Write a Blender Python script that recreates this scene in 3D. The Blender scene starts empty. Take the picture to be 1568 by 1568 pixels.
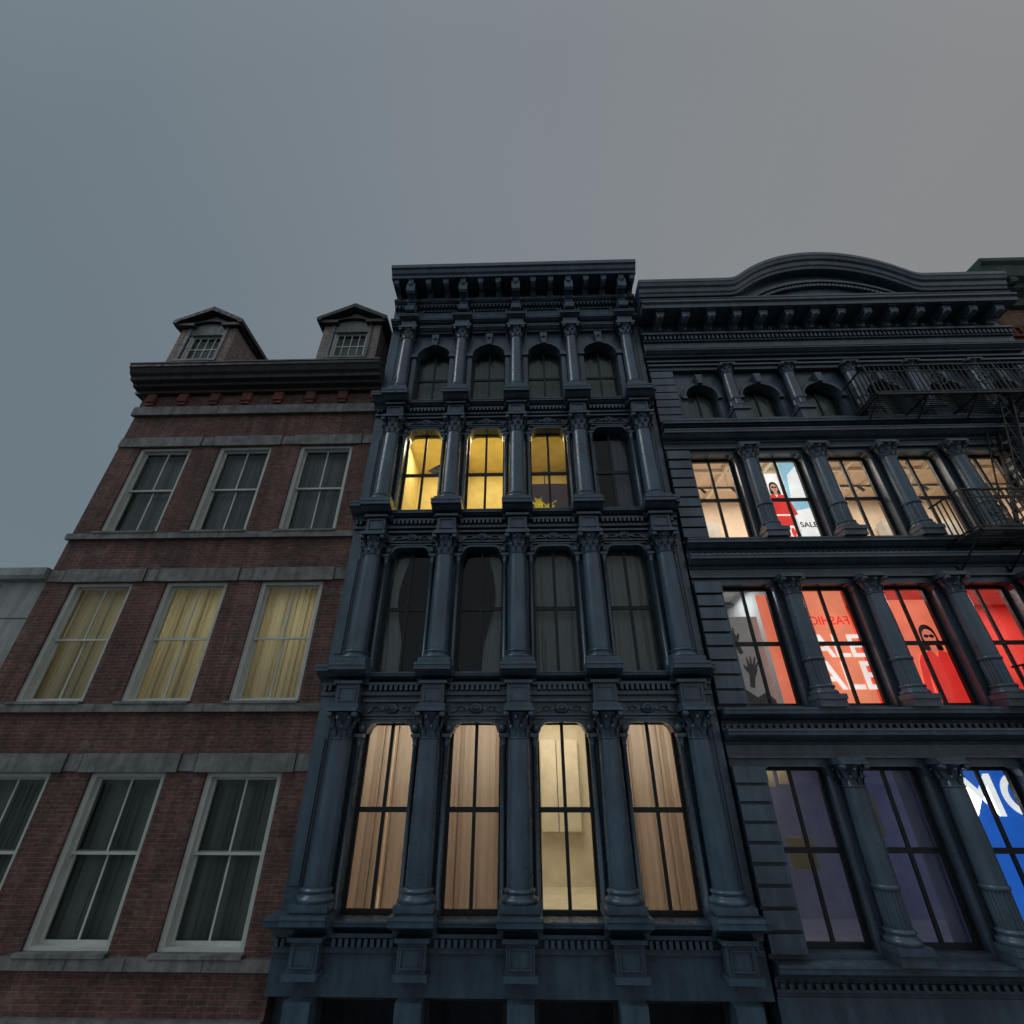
import bpy, bmesh, math, random
from math import sin,cos,pi,radians,sqrt
random.seed(4)
sc=bpy.context.scene
# ------------------------------------------------------------------ materials
def newmat(name):
    m=bpy.data.materials.new(name); m.use_nodes=True
    nt=m.node_tree; b=nt.nodes["Principled BSDF"]; return m,nt,b
def node(nt,t,**k):
    n=nt.nodes.new(t)
    for a,v in k.items(): setattr(n,a,v)
    return n
def coords(nt):
    g=node(nt,"ShaderNodeNewGeometry"); return g.outputs["Position"]
def noise(nt,scale,detail=4,rough=.6,vec=None,stretch=None):
    n=node(nt,"ShaderNodeTexNoise"); n.inputs["Scale"].default_value=scale
    n.inputs["Detail"].default_value=detail; n.inputs["Roughness"].default_value=rough
    v=vec or coords(nt)
    if stretch:
        mp=node(nt,"ShaderNodeMapping"); mp.inputs["Scale"].default_value=stretch
        nt.links.new(v,mp.inputs[0]); v=mp.outputs[0]
    nt.links.new(v,n.inputs["Vector"]); return n.outputs["Fac"]
def ramp(nt,fac,stops):
    r=node(nt,"ShaderNodeValToRGB"); e=r.color_ramp.elements
    while len(e)<len(stops): e.new(.5)
    for i,(p,c) in enumerate(stops):
        e[i].position=p; e[i].color=(c[0],c[1],c[2],1)
    nt.links.new(fac,r.inputs[0]); return r.outputs[0]
def mix(nt,fac,a,b,mode='MIX'):
    m=node(nt,"ShaderNodeMix",data_type='RGBA',blend_type=mode)
    for i,x in ((0,fac),(6,a),(7,b)):
        if isinstance(x,(int,float)): m.inputs[i].default_value=x
        elif isinstance(x,tuple): m.inputs[i].default_value=(x[0],x[1],x[2],1)
        else: nt.links.new(x,m.inputs[i])
    return m.outputs[2]
def bump(nt,b,h,strength=.3,dist=.01):
    n=node(nt,"ShaderNodeBump"); n.inputs["Strength"].default_value=strength; n.inputs["Distance"].default_value=dist
    nt.links.new(h,n.inputs["Height"]); nt.links.new(n.outputs[0],b.inputs["Normal"])
def weathered(name,col,rough=.5,var=.35,sc1=1.2,streak=True,bstr=.25,spec=.5,worn=None,recess_shade=False):
    m,nt,b=newmat(name)
    lo=tuple(c*(1-var) for c in col); hi=tuple(min(1,c*(1+var*.7)) for c in col)
    c=ramp(nt,noise(nt,sc1,5,.65),[(.3,lo),(.7,hi)])
    if streak:
        s=ramp(nt,noise(nt,1.0,4,.6,stretch=(7,7,.6)),[(.38,(.62,.62,.62)),(.62,(1,1,1))])
        c=mix(nt,.75,c,s,'MULTIPLY')
    if worn:
        wf=ramp(nt,noise(nt,6.5,6,.75),[(.62,(0,0,0)),(.72,(.5,.5,.5))])
        c=mix(nt,wf,c,worn)
    if recess_shade:   # shade of the recesses multiplied into the base colour
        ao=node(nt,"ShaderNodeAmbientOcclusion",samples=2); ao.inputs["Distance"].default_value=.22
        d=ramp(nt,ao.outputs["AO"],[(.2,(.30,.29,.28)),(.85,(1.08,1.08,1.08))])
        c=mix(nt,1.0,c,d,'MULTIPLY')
    nt.links.new(c,b.inputs["Base Color"])
    r=ramp(nt,noise(nt,9,3),[(.3,(rough*.75,)*3),(.7,(min(1,rough*1.3),)*3)])
    nt.links.new(r,b.inputs["Roughness"]); b.inputs["Specular IOR Level"].default_value=spec
    bump(nt,b,noise(nt,22,4,.7),bstr,.012)
    return m
def brickmat(name,c1,c2,mort,blotch=.5,eff=.35):
    m,nt,b=newmat(name)
    p=coords(nt); s=node(nt,"ShaderNodeSeparateXYZ"); nt.links.new(p,s.inputs[0])
    add=node(nt,"ShaderNodeMath",operation='ADD'); nt.links.new(s.outputs[0],add.inputs[0]); nt.links.new(s.outputs[1],add.inputs[1])
    c=node(nt,"ShaderNodeCombineXYZ"); nt.links.new(add.outputs[0],c.inputs[0]); nt.links.new(s.outputs[2],c.inputs[1])
    t=node(nt,"ShaderNodeTexBrick"); t.inputs["Scale"].default_value=1
    t.inputs["Brick Width"].default_value=.21; t.inputs["Row Height"].default_value=.07
    t.inputs["Mortar Size"].default_value=.007; t.inputs["Mortar Smooth"].default_value=.3; t.inputs["Bias"].default_value=0
    t.inputs["Color1"].default_value=(*c1,1); t.inputs["Color2"].default_value=(*c2,1); t.inputs["Mortar"].default_value=(*mort,1)
    nt.links.new(c.outputs[0],t.inputs["Vector"])
    n1=ramp(nt,noise(nt,.9,6,.7),[(.3,(1-blotch,)*3),(.65,(1.0,1.0,1.0))])
    col=mix(nt,1.0,t.outputs["Color"],n1,'MULTIPLY')
    n2=ramp(nt,noise(nt,1.0,5,.65,stretch=(5,5,.5)),[(.4,(.6,.58,.57)),(.65,(1.1,1.1,1.1))])
    col=mix(nt,.8,col,n2,'MULTIPLY')
    n3=ramp(nt,noise(nt,11,3,.6,stretch=(1,1,2.5)),[(.3,(.60,.60,.60)),(.7,(1.4,1.33,1.27))])
    col=mix(nt,.9,col,n3,'MULTIPLY')
    ef=ramp(nt,noise(nt,2.3,7,.75),[(.55,(0,0,0)),(.8,(eff,)*3)])
    col=mix(nt,ef,col,(.30,.26,.24))
    nt.links.new(col,b.inputs["Base Color"]); b.inputs["Roughness"].default_value=.9
    inv=node(nt,"ShaderNodeMath",operation='SUBTRACT'); inv.inputs[0].default_value=1; nt.links.new(t.outputs["Fac"],inv.inputs[1])
    ad=node(nt,"ShaderNodeMath",operation='MULTIPLY_ADD'); nt.links.new(noise(nt,40,4),ad.inputs[0]); ad.inputs[1].default_value=.6; nt.links.new(inv.outputs[0],ad.inputs[2])
    bump(nt,b,ad.outputs[0],.7,.008)
    return m
def plain(name,col,rough=.7,emit=0,trans=0):
    m,nt,b=newmat(name)
    c=ramp(nt,noise(nt,3,4),[(.3,tuple(x*.88 for x in col)),(.7,tuple(min(1,x*1.08) for x in col))])
    nt.links.new(c,b.inputs["Base Color"]); b.inputs["Roughness"].default_value=rough
    if emit:
        nt.links.new(c,b.inputs["Emission Color"]); b.inputs["Emission Strength"].default_value=emit
    return m
def fabric(name,col,tr=.5):
    m,nt,b=newmat(name)
    out=nt.nodes["Material Output"]
    c=ramp(nt,noise(nt,1.0,3,stretch=(3,3,.8)),[(.3,tuple(x*.93 for x in col)),(.7,col)])
    d=node(nt,"ShaderNodeBsdfDiffuse"); t=node(nt,"ShaderNodeBsdfTranslucent"); mx=node(nt,"ShaderNodeMixShader")
    nt.links.new(c,d.inputs[0]); nt.links.new(c,t.inputs[0]); mx.inputs[0].default_value=tr
    nt.links.new(d.outputs[0],mx.inputs[1]); nt.links.new(t.outputs[0],mx.inputs[2]); nt.links.new(mx.outputs[0],out.inputs[0])
    return m
def glassmat():
    m,nt,b=newmat("window_glass"); out=nt.nodes["Material Output"]
    t=node(nt,"ShaderNodeBsdfTransparent"); t.inputs[0].default_value=(.88,.92,.92,1)
    g=node(nt,"ShaderNodeBsdfGlossy"); g.inputs["Roughness"].default_value=.03
    fr=node(nt,"ShaderNodeFresnel"); fr.inputs[0].default_value=1.45
    bp=node(nt,"ShaderNodeBump"); bp.inputs["Strength"].default_value=.08; bp.inputs["Distance"].default_value=.02
    nt.links.new(noise(nt,1.6,2),bp.inputs["Height"]); nt.links.new(bp.outputs[0],g.inputs["Normal"])
    mx=node(nt,"ShaderNodeMixShader"); nt.links.new(fr.outputs[0],mx.inputs[0])
    nt.links.new(t.outputs[0],mx.inputs[1]); nt.links.new(g.outputs[0],mx.inputs[2]); nt.links.new(mx.outputs[0],out.inputs[0])
    return m
IRON=weathered("dark_blue_cast_iron_paint",(.064,.108,.150),.30,.32,spec=.6,worn=(.12,.15,.17),recess_shade=True)
IRON2=weathered("dark_blue_cast_iron_paint_b",(.072,.108,.144),.33,.32,spec=.6,worn=(.12,.145,.165),recess_shade=True)
IRON_D=weathered("black_iron_paint",(.018,.022,.027),.5,.3)
FRAME_D=weathered("black_window_paint",(.012,.014,.016),.5,.3)
BRICK=brickmat("red_brick",(.22,.100,.078),(.13,.066,.056),(.20,.175,.165),.5,.45)
BRICKR=brickmat("red_brick_corbel",(.27,.09,.065),(.21,.075,.055),(.2,.12,.1),.25)
BRICKY=brickmat("buff_brick",(.36,.22,.13),(.26,.15,.09),(.22,.19,.16))
STONE=weathered("grey_sandstone",(.20,.20,.19),.85,.5,3.0,bstr=.5,recess_shade=True)
CONC=weathered("pale_concrete",(.34,.37,.36),.9,.25,1.0,bstr=.4)
CORN=weathered("dark_brown_cornice_paint",(.035,.030,.030),.6,.3)
WHITE=weathered("cream_window_paint",(.52,.55,.51),.6,.15,3.0,streak=False)
SLATE=weathered("slate_roof",(.07,.065,.065),.8,.3)
COPPER=weathered("green_copper",(.05,.085,.07),.7,.35)
GTRIM=weathered("grey_trim_paint",(.18,.19,.185),.6)
ASPH=weathered("asphalt",(.05,.05,.052),.9,.25,streak=False)
PAVE=weathered("concrete_paving",(.26,.26,.25),.9,.25,streak=False)
GLASS=glassmat()
CURT_G=fabric("grey_green_curtain",(.38,.44,.40),.3)
CURT_Y=fabric("cream_curtain",(.66,.63,.47),.5)
CURT_B=fabric("beige_curtain",(.66,.60,.53),.45)
CURT_D=fabric("dark_grey_curtain",(.56,.58,.56),.3)
CURT_P=fabric("lilac_curtain",(.40,.42,.52),.4)
DARKROOM=plain("dark_room_plaster",(.05,.05,.05),.9)
YELLOW=plain("yellow_plaster",(.74,.63,.30),.9)
BEIGE=plain("beige_plaster",(.74,.62,.50),.9)
CREAM=plain("cream_plaster",(.78,.71,.58),.9)
REDW=plain("red_plaster",(.70,.08,.06),.9)
GREYW=plain("grey_plaster",(.5,.5,.49),.9)
LILAC=plain("lilac_plaster",(.42,.40,.47),.9)
# ------------------------------------------------------------------ mesh builder
class MB:
    def __init__(s): s.v=[];s.f=[];s.sm=[]
    def add(s,vs,fs,smooth=False):
        o=len(s.v); s.v+=vs
        for f in fs: s.f.append([i+o for i in f]); s.sm.append(smooth)
    def box(s,x0,x1,y0,y1,z0,z1):
        s.add([(x0,y0,z0),(x1,y0,z0),(x1,y1,z0),(x0,y1,z0),(x0,y0,z1),(x1,y0,z1),(x1,y1,z1),(x0,y1,z1)],
              [(0,3,2,1),(4,5,6,7),(0,1,5,4),(1,2,6,5),(2,3,7,6),(3,0,4,7)])
    def sweepx(s,pr,x0,x1):
        n=len(pr); vs=[(x0,y,z) for y,z in pr]+[(x1,y,z) for y,z in pr]
        fs=[(i,(i+1)%n,(i+1)%n+n,i+n) for i in range(n)]+[tuple(range(n))[::-1],tuple(range(n,2*n))]
        s.add(vs,fs)
    def sweepy(s,pl,y0,y1):
        n=len(pl); vs=[(x,y0,z) for x,z in pl]+[(x,y1,z) for x,z in pl]
        fs=[(i,(i+1)%n,(i+1)%n+n,i+n) for i in range(n)]+[tuple(range(n))[::-1],tuple(range(n,2*n))]
        s.add(vs,fs)
    def lathe(s,x,y,pr,n=20,flute=0,fz=(0,0)):
        vs=[]
        N=n
        for r,z in pr:
            for i in range(N):
                a=2*pi*i/N
                rr=r
                if flute and fz[0]<=z<=fz[1] and i%2: rr=r-flute
                vs.append((x+rr*cos(a),y+rr*sin(a),z))
        fs=[]
        for j in range(len(pr)-1):
            for i in range(N):
                k=(i+1)%N; fs.append((j*N+i,j*N+k,(j+1)*N+k,(j+1)*N+i))
        s.add(vs,fs,not flute)
    def lathey(s,x,z,pr,n=20,sx=1,sz=1):
        vs=[(x+r*cos(2*pi*i/n)*sx,y,z+r*sin(2*pi*i/n)*sz) for r,y in pr for i in range(n)]
        fs=[(j*n+i,j*n+(i+1)%n,(j+1)*n+(i+1)%n,(j+1)*n+i) for j in range(len(pr)-1) for i in range(n)]
        s.add(vs,fs,True); 
        s.add([(x+pr[0][0]*cos(2*pi*i/n)*sx,pr[0][1],z+pr[0][0]*sin(2*pi*i/n)*sz) for i in range(n)],[tuple(range(n))])
    def bar(s,p,q,w,h=None):
        h=h or w
        from mathutils import Vector
        p=Vector(p);q=Vector(q);d=(q-p).normalized()
        up=Vector((0,0,1)) if abs(d.z)<.9 else Vector((0,1,0))
        a=d.cross(up).normalized()*w/2; b=d.cross(a).normalized()*h/2
        vs=[tuple(t+e) for t in (p,q) for e in (a+b,-a+b,-a-b,a-b)]
        s.add(vs,[(0,1,2,3),(7,6,5,4),(0,4,5,1),(1,5,6,2),(2,6,7,3),(3,7,4,0)])
    def plate(s,cv,ztop,y0,y1):
        n=len(cv); vs=[]
        for x,z in cv: vs+=[(x,y0,z),(x,y1,z),(x,y0,ztop),(x,y1,ztop)]
        for i in range(n-1):
            a=4*i;b=a+4
            s.add([vs[a],vs[b],vs[b+2],vs[a+2]],[(0,1,2,3)]); s.add([vs[a],vs[b],vs[b+1],vs[a+1]],[(0,1,2,3)])
            s.add([vs[a+1],vs[b+1],vs[b+3],vs[a+3]],[(0,1,2,3)])
    def ring(s,xc,zc,r0,r1,a0,a1,y0,y1,n=14,sz=1):
        P=[]
        for i in range(n+1):
            a=a0+(a1-a0)*i/n; P.append((cos(a),sin(a)*sz))
        vs=[]
        for c,t in P: vs+=[(xc+r0*c,y0,zc+r0*t),(xc+r1*c,y0,zc+r1*t),(xc+r1*c,y1,zc+r1*t),(xc+r0*c,y1,zc+r0*t)]
        fs=[]
        for i in range(n):
            for k in range(4): fs.append((4*i+k,4*i+(k+1)%4,4*i+4+(k+1)%4,4*i+4+k))
        fs+=[(0,1,2,3),(4*n+3,4*n+2,4*n+1,4*n)]
        s.add(vs,fs)
    def room(s,x0,x1,y0,y1,z0,z1):
        s.add([(x0,y0,z0),(x1,y0,z0),(x1,y1,z0),(x0,y1,z0),(x0,y0,z1),(x1,y0,z1),(x1,y1,z1),(x0,y1,z1)],
              [(0,3,2,1),(4,5,6,7),(1,2,6,5),(2,3,7,6),(3,0,4,7)])
    def curtain(s,x0,x1,z0,z1,y,amp=.03,folds=9,gather=0):
        nx=folds*8; nz=10; vs=[]; ph=random.random()*6
        wob=[random.uniform(-.5,.5) for _ in range(3)]
        for j in range(nz+1):
            t=j/nz; z=z0+(z1-z0)*t
            for i in range(nx+1):
                u=i/nx; x=x0+(x1-x0)*u
                if gather: x=x0+(x-x0)*(1-gather*sin(pi*min(1,(1-t)*1.1))**2)
                am=amp*(.75+.45*sin(u*9+ph*2))*(1-.3*t)
                w=u*folds*2*pi+ph+1.1*sin(u*6+ph)+.5*sin(t*2.2+wob[0]*6)
                x+=.35*am*sin(2*w)
                vs.append((x,y+am*sin(w),z))
        fs=[(j*(nx+1)+i,j*(nx+1)+i+1,(j+1)*(nx+1)+i+1,(j+1)*(nx+1)+i) for j in range(nz) for i in range(nx)]
        s.add(vs,fs,True)
    def obj(s,name,mat,parent,recalc=True):
        me=bpy.data.meshes.new(name); me.from_pydata(s.v,[],s.f); me.update()
        if recalc:
            bm=bmesh.new(); bm.from_mesh(me)
            bmesh.ops.recalc_face_normals(bm,faces=bm.faces); bm.to_mesh(me); bm.free()
        me.polygons.foreach_set("use_smooth",s.sm)
        me.materials.append(mat)
        o=bpy.data.objects.new(name,me); sc.collection.objects.link(o)
        if parent: o.parent=parent
        return o
def empty(name,loc=(0,0,0)):
    e=bpy.data.objects.new(name,None); sc.collection.objects.link(e); return e
class Bld:
    def __init__(s,name): s.e=empty(name); s.m={}
    def __call__(s,part,mat):
        if part not in s.m: s.m[part]=(MB(),mat)
        return s.m[part][0]
    def finish(s,norecalc=()):
        for k,(mb,mat) in s.m.items(): mb.obj(k,mat,s.e,k not in norecalc)
def lamp(name,parent,x,y,z,w,h,power,col,rot=(0,0,0)):
    l=bpy.data.lights.new(name,'AREA'); l.shape='RECTANGLE'; l.size=w; l.size_y=h; l.energy=power; l.color=col
    o=bpy.data.objects.new(name,l); o.location=(x,y,z); o.rotation_euler=rot; sc.collection.objects.link(o); o.parent=parent
def sash(fr,gl,x0,x1,z0,z1,y,nx=2,nz=2,fw=.06,mw=.045,d=.07):
    fr.box(x0,x0+fw,y,y+d,z0,z1); fr.box(x1-fw,x1,y,y+d,z0,z1)
    fr.box(x0+fw,x1-fw,y+.002,y+d-.002,z0,z0+fw); fr.box(x0+fw,x1-fw,y+.002,y+d-.002,z1-fw,z1)
    for i in range(1,nx):
        x=x0+(x1-x0)*i/nx; fr.box(x-mw/2,x+mw/2,y+.012,y+d-.012,z0+fw,z1-fw)
    for i in range(1,nz):
        z=z0+(z1-z0)*i/nz; fr.box(x0+fw,x1-fw,y+.006,y+d-.02,z-mw*.7,z+mw*.7)
    gl.add([(x0+fw*.5,y+d*.5,z0+fw*.5),(x1-fw*.5,y+d*.5,z0+fw*.5),(x1-fw*.5,y+d*.5,z1-fw*.5),(x0+fw*.5,y+d*.5,z1-fw*.5)],[(0,1,2,3)])
def ledge(mb,x0,x1,yb,yf,z0,z1):
    h=z1-z0; p=yb-yf
    pr=[(yb,z0),(yb-p*.35,z0),(yb-p*.4,z0+h*.18),(yb-p*.62,z0+h*.3),(yb-p*.8,z0+h*.5),(yb-p*.82,z0+h*.55),(yf+.02,z0+h*.57),(yf+.015,z0+h*.82),(yf,z0+h*.85),(yf,z1),(yb,z1)]
    mb.sweepx(pr,x0,x1)
def capital(mb,x,y,z0,z1,r):
    h=z1-z0
    mb.lathe(x,y,[(r*1.0,z0-.03),(r*1.15,z0-.015),(r*1.0,z0),(r*.95,z0+h*.4),(r*1.15,z0+h*.7),(r*1.35,z0+h*.84)],20)
    for row,(zb,zt,rr,off) in enumerate([(z0,z0+h*.42,r*1.02,0),(z0+h*.25,z0+h*.72,r*1.08,.5)]):
        for i in range(9):
            a=2*pi*(i+off)/9; ca,sa=cos(a),sin(a); w=.28*r
            pts=[(rr,zb,w*.7),(rr*1.1,zb+(zt-zb)*.5,w),(rr*1.22,zb+(zt-zb)*.85,w*.9),(rr*1.5,zt,w*.6),(rr*1.52,zt-h*.1,w*.2)]
            vs=[]
            for q,z,ww in pts:
                for sg in (-1,1): vs.append((x+q*ca-sg*ww*sa,y+q*sa+sg*ww*ca,z))
            mb.add(vs,[(2*k,2*k+1,2*k+3,2*k+2) for k in range(4)],True)
    for sx in (-1,1):
        cx=x+sx*r*1.2; cy=y-r*1.15
        mb.lathey(cx,z0+h*.78,[(.02,cy-.05),(r*.28,cy-.045),(r*.3,cy+.04),(.02,cy+.08)],12)
    mb.box(x-r*1.45,x+r*1.45,y-r*1.5,y+r*1.5,z0+h*.88,z1)
def column(mb,x,y,z0,z1,r,base=.26,flute=0,ft=0):
    mb.box(x-r*1.45,x+r*1.45,y-r*1.45,y+r*1.2,z0,z0+base*.35)
    b=z0+base*.35
    mb.lathe(x,y,[(r*1.35,b),(r*1.4,b+.03),(r*1.35,b+.07),(r*1.15,b+.09),(r*1.12,b+.12),(r*1.22,b+.14),(r*1.2,b+.165),(r*1.02,b+.19)],20)
    b=z0+base
    if flute:
        fm=z0+(z1-z0)*ft
        mb.lathe(x,y,[(r*1.0,b),(r*1.0,fm)],40,flute,(b-1,fm+1))
        mb.lathe(x,y,[(r*1.0,fm),(r*1.1,fm+.02),(r*1.1,fm+.06),(r*.99,fm+.08)],20)
        b=fm+.08
    mb.lathe(x,y,[(r*1.0,b),(r*.99,b+(z1-b)*.4),(r*.9,z1)],28)
def scroll(mb,x0,x1,yb,yf,z0,z1):
    h=z1-z0;p=yb-yf
    mb.sweepx([(yb,z0),(yb-p*.14,z0+h*.02),(yb-p*.25,z0+h*.14),(yb-p*.27,z0+h*.3),(yb-p*.38,z0+h*.46),(yb-p*.6,z0+h*.5),(yb-p*.8,z0+h*.42),(yb-p*.95,z0+h*.5),(yf,z0+h*.7),(yb-p*.97,z1-h*.1),(yb-p*.97,z1),(yb,z1)],x0,x1)

# ================================================================== CENTRAL CAST IRON BUILDING
B=Bld("cast_iron_building")
XL,XR=-4.0,3.63
pit=1.645; xs=[-0.12+pit*(i-2) for i in range(5)]
I=B("columns",IRON); W=B("walls",IRON); C=B("cornices",IRON); O=B("ornament",IRON); FR=B("window_frames",FRAME_D); GL=B("window_glass",GLASS)
Lb=[3.50,7.25,10.95,14.45]; T=.28; TI=.17
for k,b in enumerate(Lb):
    ledge(C,XL-.02,XR-.02,9.75,9.38,b,b+TI)
    C.box(XL,XR-.02,9.5,9.75,b-.055,b-.003)
    for x in xs:
        ledge(C,x-.35,x+.35,9.7,9.04,b-.004,b+T+.004)
        C.box(x-.29,x+.29,9.2,9.7,b+T+.004,b+T+.03)
        W.box(x-.22,x+.22,9.34,9.6,b-.42,b-.06)
        C.box(x-.27,x+.27,9.27,9.6,b-.06,b-.006)
        C.box(x-.26,x+.26,9.29,9.6,b-.50,b-.42)
        for q in ((x-.17,x+.17,b-.37,b-.35),(x-.17,x+.17,b-.14,b-.12),(x-.17,x-.15,b-.35,b-.14),(x+.15,x+.17,b-.35,b-.14)):
            O.box(q[0],q[1],9.315,9.34,q[2],q[3])
    ledge(C,XL-.04,xs[0]-.36,9.7,9.10,b-.003,b+T-.02); ledge(C,xs[4]+.36,XR-.015,9.7,9.10,b-.003,b+T-.02)
    x=XL+.08
    while x<XR-.08:
        if min(abs(x-c) for c in xs)>.31: O.box(x-.028,x+.028,9.47,9.6,b-.155,b-.06)
        x+=.1
    C.box(XL+.003,XR-.023,9.54,9.62,b-.24,b-.17)
for k in range(3):
    a=Lb[k]+TI; ac=Lb[k]+T+.03; b=Lb[k+1]; zt=b-.72
    for x in xs:
        W.box(x-.3225,x+.3225,9.62,9.98,a,b-.003)
        column(I,x,9.47,ac,b-1.02,.215)
        capital(I,x,9.47,b-1.0,b-.50,.19)
    W.box(XL,xs[0]-.3225,9.60,9.98,a,b); W.box(xs[4]+.3225,XR,9.60,9.98,a,b)
    W.box(XL+.06,xs[0]-.36,9.57,9.60,a+.4,b-1.0)
    for i in range(4):
        xc=(xs[i]+xs[i+1])/2; hw=.5
        cv=[(xc-hw,zt-.22),(xc-hw+.02,zt-.20),(xc-hw+.05,zt-.18)]
        for t in range(7):
            an=pi-(pi/2)*t/6; cv.append((xc-hw+.26+.21*cos(an)*.95,zt-.17+.17*sin(an)))
        cv+=[(2*xc-x_,z_) for x_,z_ in cv[::-1]]
        W.plate(cv,b-.003,9.63,9.98)
        for p,q in zip(cv[:-1],cv[1:]):
            O.bar((p[0],9.62,p[1]+.03),(q[0],9.62,q[1]+.03),.05,.06)
        for sg in (-1,1):
            xx=xc+sg*(hw+.035)
            O.lathe(xx,9.585,[(.07,a),(.07,a+.22),(.05,a+.25),(.048,zt-.42),(.065,zt-.40),(.05,zt-.37),(.08,zt-.26)],12)
            O.box(xx-.085,xx+.085,9.5,9.66,zt-.26,zt-.2)
            O.lathey(xx-sg*.02,zt-.11,[(.015,9.50),(.075,9.51),(.085,9.63)],12)
            O.lathey(xx+sg*.09,zt+.02,[(.01,9.52),(.05,9.53),(.055,9.63)],10)
        C.box(xc-.56,xc+.56,9.54,9.63,zt+.36,zt+.405)
        C.box(xc-.54,xc+.54,9.57,9.63,zt+.115,zt+.145)
        O.lathey(xc,zt+.25,[(.02,9.53),(.06,9.55),(.075,9.57),(.1,9.56),(.115,9.58),(.12,9.63)],20,1.15,.8)
        for sg in (-1,1):
            O.ring(xc+sg*.29,zt+.25,.06,.085,0,2*pi,9.585,9.63,14,.6)
            O.bar((xc+sg*.13,9.6,zt+.26),(xc+sg*.24,9.6,zt+.22),.03,.05)
            O.bar((xc+sg*.34,9.6,zt+.25),(xc+sg*.48,9.6,zt+.19),.03,.05)
        O.bar((xc-.48,9.6,zt+.07),(xc+.48,9.6,zt+.07),.035,.03)
        sash(FR,GL,xc-.52,xc+.52,a-.02,zt+.05,9.86,2,2,.075,.06)
    W.box(XL,XR,9.98,10.02,b-.68,Lb[k+1]+TI)
# top floor with arches
a=Lb[3]+TI; ac=Lb[3]+T+.03
for x in xs:
    W.box(x-.3225,x+.3225,9.62,9.98,a,17.9)
    W.box(x-.26,x+.26,9.24,9.62,ac,ac+.14)
    column(I,x,9.46,ac+.14,17.08,.18,.26,.0)
    capital(I,x,9.46,17.08,17.48,.17)
    C.box(x-.28,x+.28,9.24,9.62,17.48,17.56)
    W.box(x-.22,x+.22,9.28,9.62,17.56,17.80)
    ledge(C,x-.30,x+.30,9.6,9.14,17.803,17.963)
    scroll(O,x-.14,x+.14,9.56,9.1,17.97,18.3)
    O.box(x-.16,x+.16,9.3,9.56,18.3,18.62)
    scroll(O,x-.13,x+.13,9.35,8.9,18.45,19.12)
    O.box(x-.18,x+.18,9.2,9.56,18.62,18.72)
    for sg in (-1,1):
        if (x==xs[0] and sg<0) or (x==xs[4] and sg>0): continue
        xx=x+sg*.265
        W.box(xx-.065,xx+.065,9.52,9.62,a,16.42)
        O.box(xx-.09,xx+.09,9.47,9.64,16.42,16.55)
        O.box(xx-.08,xx+.08,9.49,9.64,a,a+.28)
W.box(XL,xs[0]-.3225,9.60,9.98,a,17.9); W.box(xs[4]+.3225,XR,9.60,9.98,a,17.9)
for i in range(4):
    xc=(xs[i]+xs[i+1])/2
    cv=[(xc-.5,16.5)]+[(xc-.5*cos(pi*t/16),16.5+.5*sin(pi*t/16)) for t in range(1,16)]+[(xc+.5,16.5)]
    W.plate(cv,17.9,9.63,9.98)
    O.ring(xc,16.5,.5,.56,0,pi,9.56,9.64,20); O.ring(xc,16.5,.565,.62,0,pi,9.59,9.64,20)
    O.sweepy([(xc-.07,16.93),(xc+.07,16.93),(xc+.11,17.38),(xc-.11,17.38)],9.47,9.64)
    O.lathey(xc,17.2,[(.01,9.42),(.05,9.43),(.06,9.48)],12)
    ledge(C,xc-.5,xc+.5,9.63,9.36,17.5,17.66)
    z0,z1=18.05,18.5
    for q in ((xc-.52,xc+.52,z0,z0+.04),(xc-.52,xc+.52,z1-.04,z1),(xc-.52,xc-.48,z0+.04,z1-.04),(xc+.48,xc+.52,z0+.04,z1-.04)):
        O.box(q[0],q[1],9.46,9.5,q[2],q[3])
    sash(FR,GL,xc-.52,xc+.52,a-.02,17.06,9.86,2,2,.07,.055)
W.box(XL,XR,9.5,9.99,17.9,19.35)
ledge(C,XL,XR-.01,9.6,9.3,17.8,17.95)
ledge(C,XL,XR-.01,9.5,9.28,18.72,18.86)
x=XL+.06
while x<XR-.05:
    O.box(x-.03,x+.03,9.38,9.5,18.56,18.68); x+=.115
x=xs[0]
while x<=xs[4]+.01:
    scroll(O,x-.085,x+.085,9.5,8.86,18.9,19.27); 
    O.lathey(x,19.05,[(.01,8.86),(.05,8.87),(.06,9.1)],10)
    x+=pit/3
scroll(O,XL+.05,XL+.2,9.5,8.86,18.9,19.27); scroll(O,XR-.2,XR-.05,9.5,8.86,18.9,19.27)
C.sweepx([(9.5,19.28),(8.84,19.28),(8.83,19.38),(8.77,19.42),(8.72,19.52),(8.66,19.55),(8.65,19.68),(10,19.78),(10,19.30)],XL-.03,XR+.0)
# body
W.box(XL+.01,XL+.2,10.02,20,0,19.3); W.box(XR-.2,XR-.01,10.02,20,0,19.3); W.box(XL+.01,XR-.01,10.02,20,19.3,19.5); W.box(XL+.2,XR-.2,13.2,13.4,0,19.3)
for z in (3.35,7.1,10.8,14.3): W.box(XL+.2,XR-.2,10.02,13.2,z,z+.25)
for i in (1,2,3):
    W.box(xs[i]-.06,xs[i]+.06,10.02,13.2,.2,19.3)
# shopfront
W.box(XL,XR,9.6,9.9,2.75,3.45); W.box(XL,XR,9.7,9.9,0.15,.7)
for x in xs: W.box(x-.2,x+.2,9.4,9.9,.15,2.75)
for i in range(4): sash(FR,GL,xs[i]+.2,xs[i+1]-.2,.7,2.75,9.75,1,1,.07)
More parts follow.
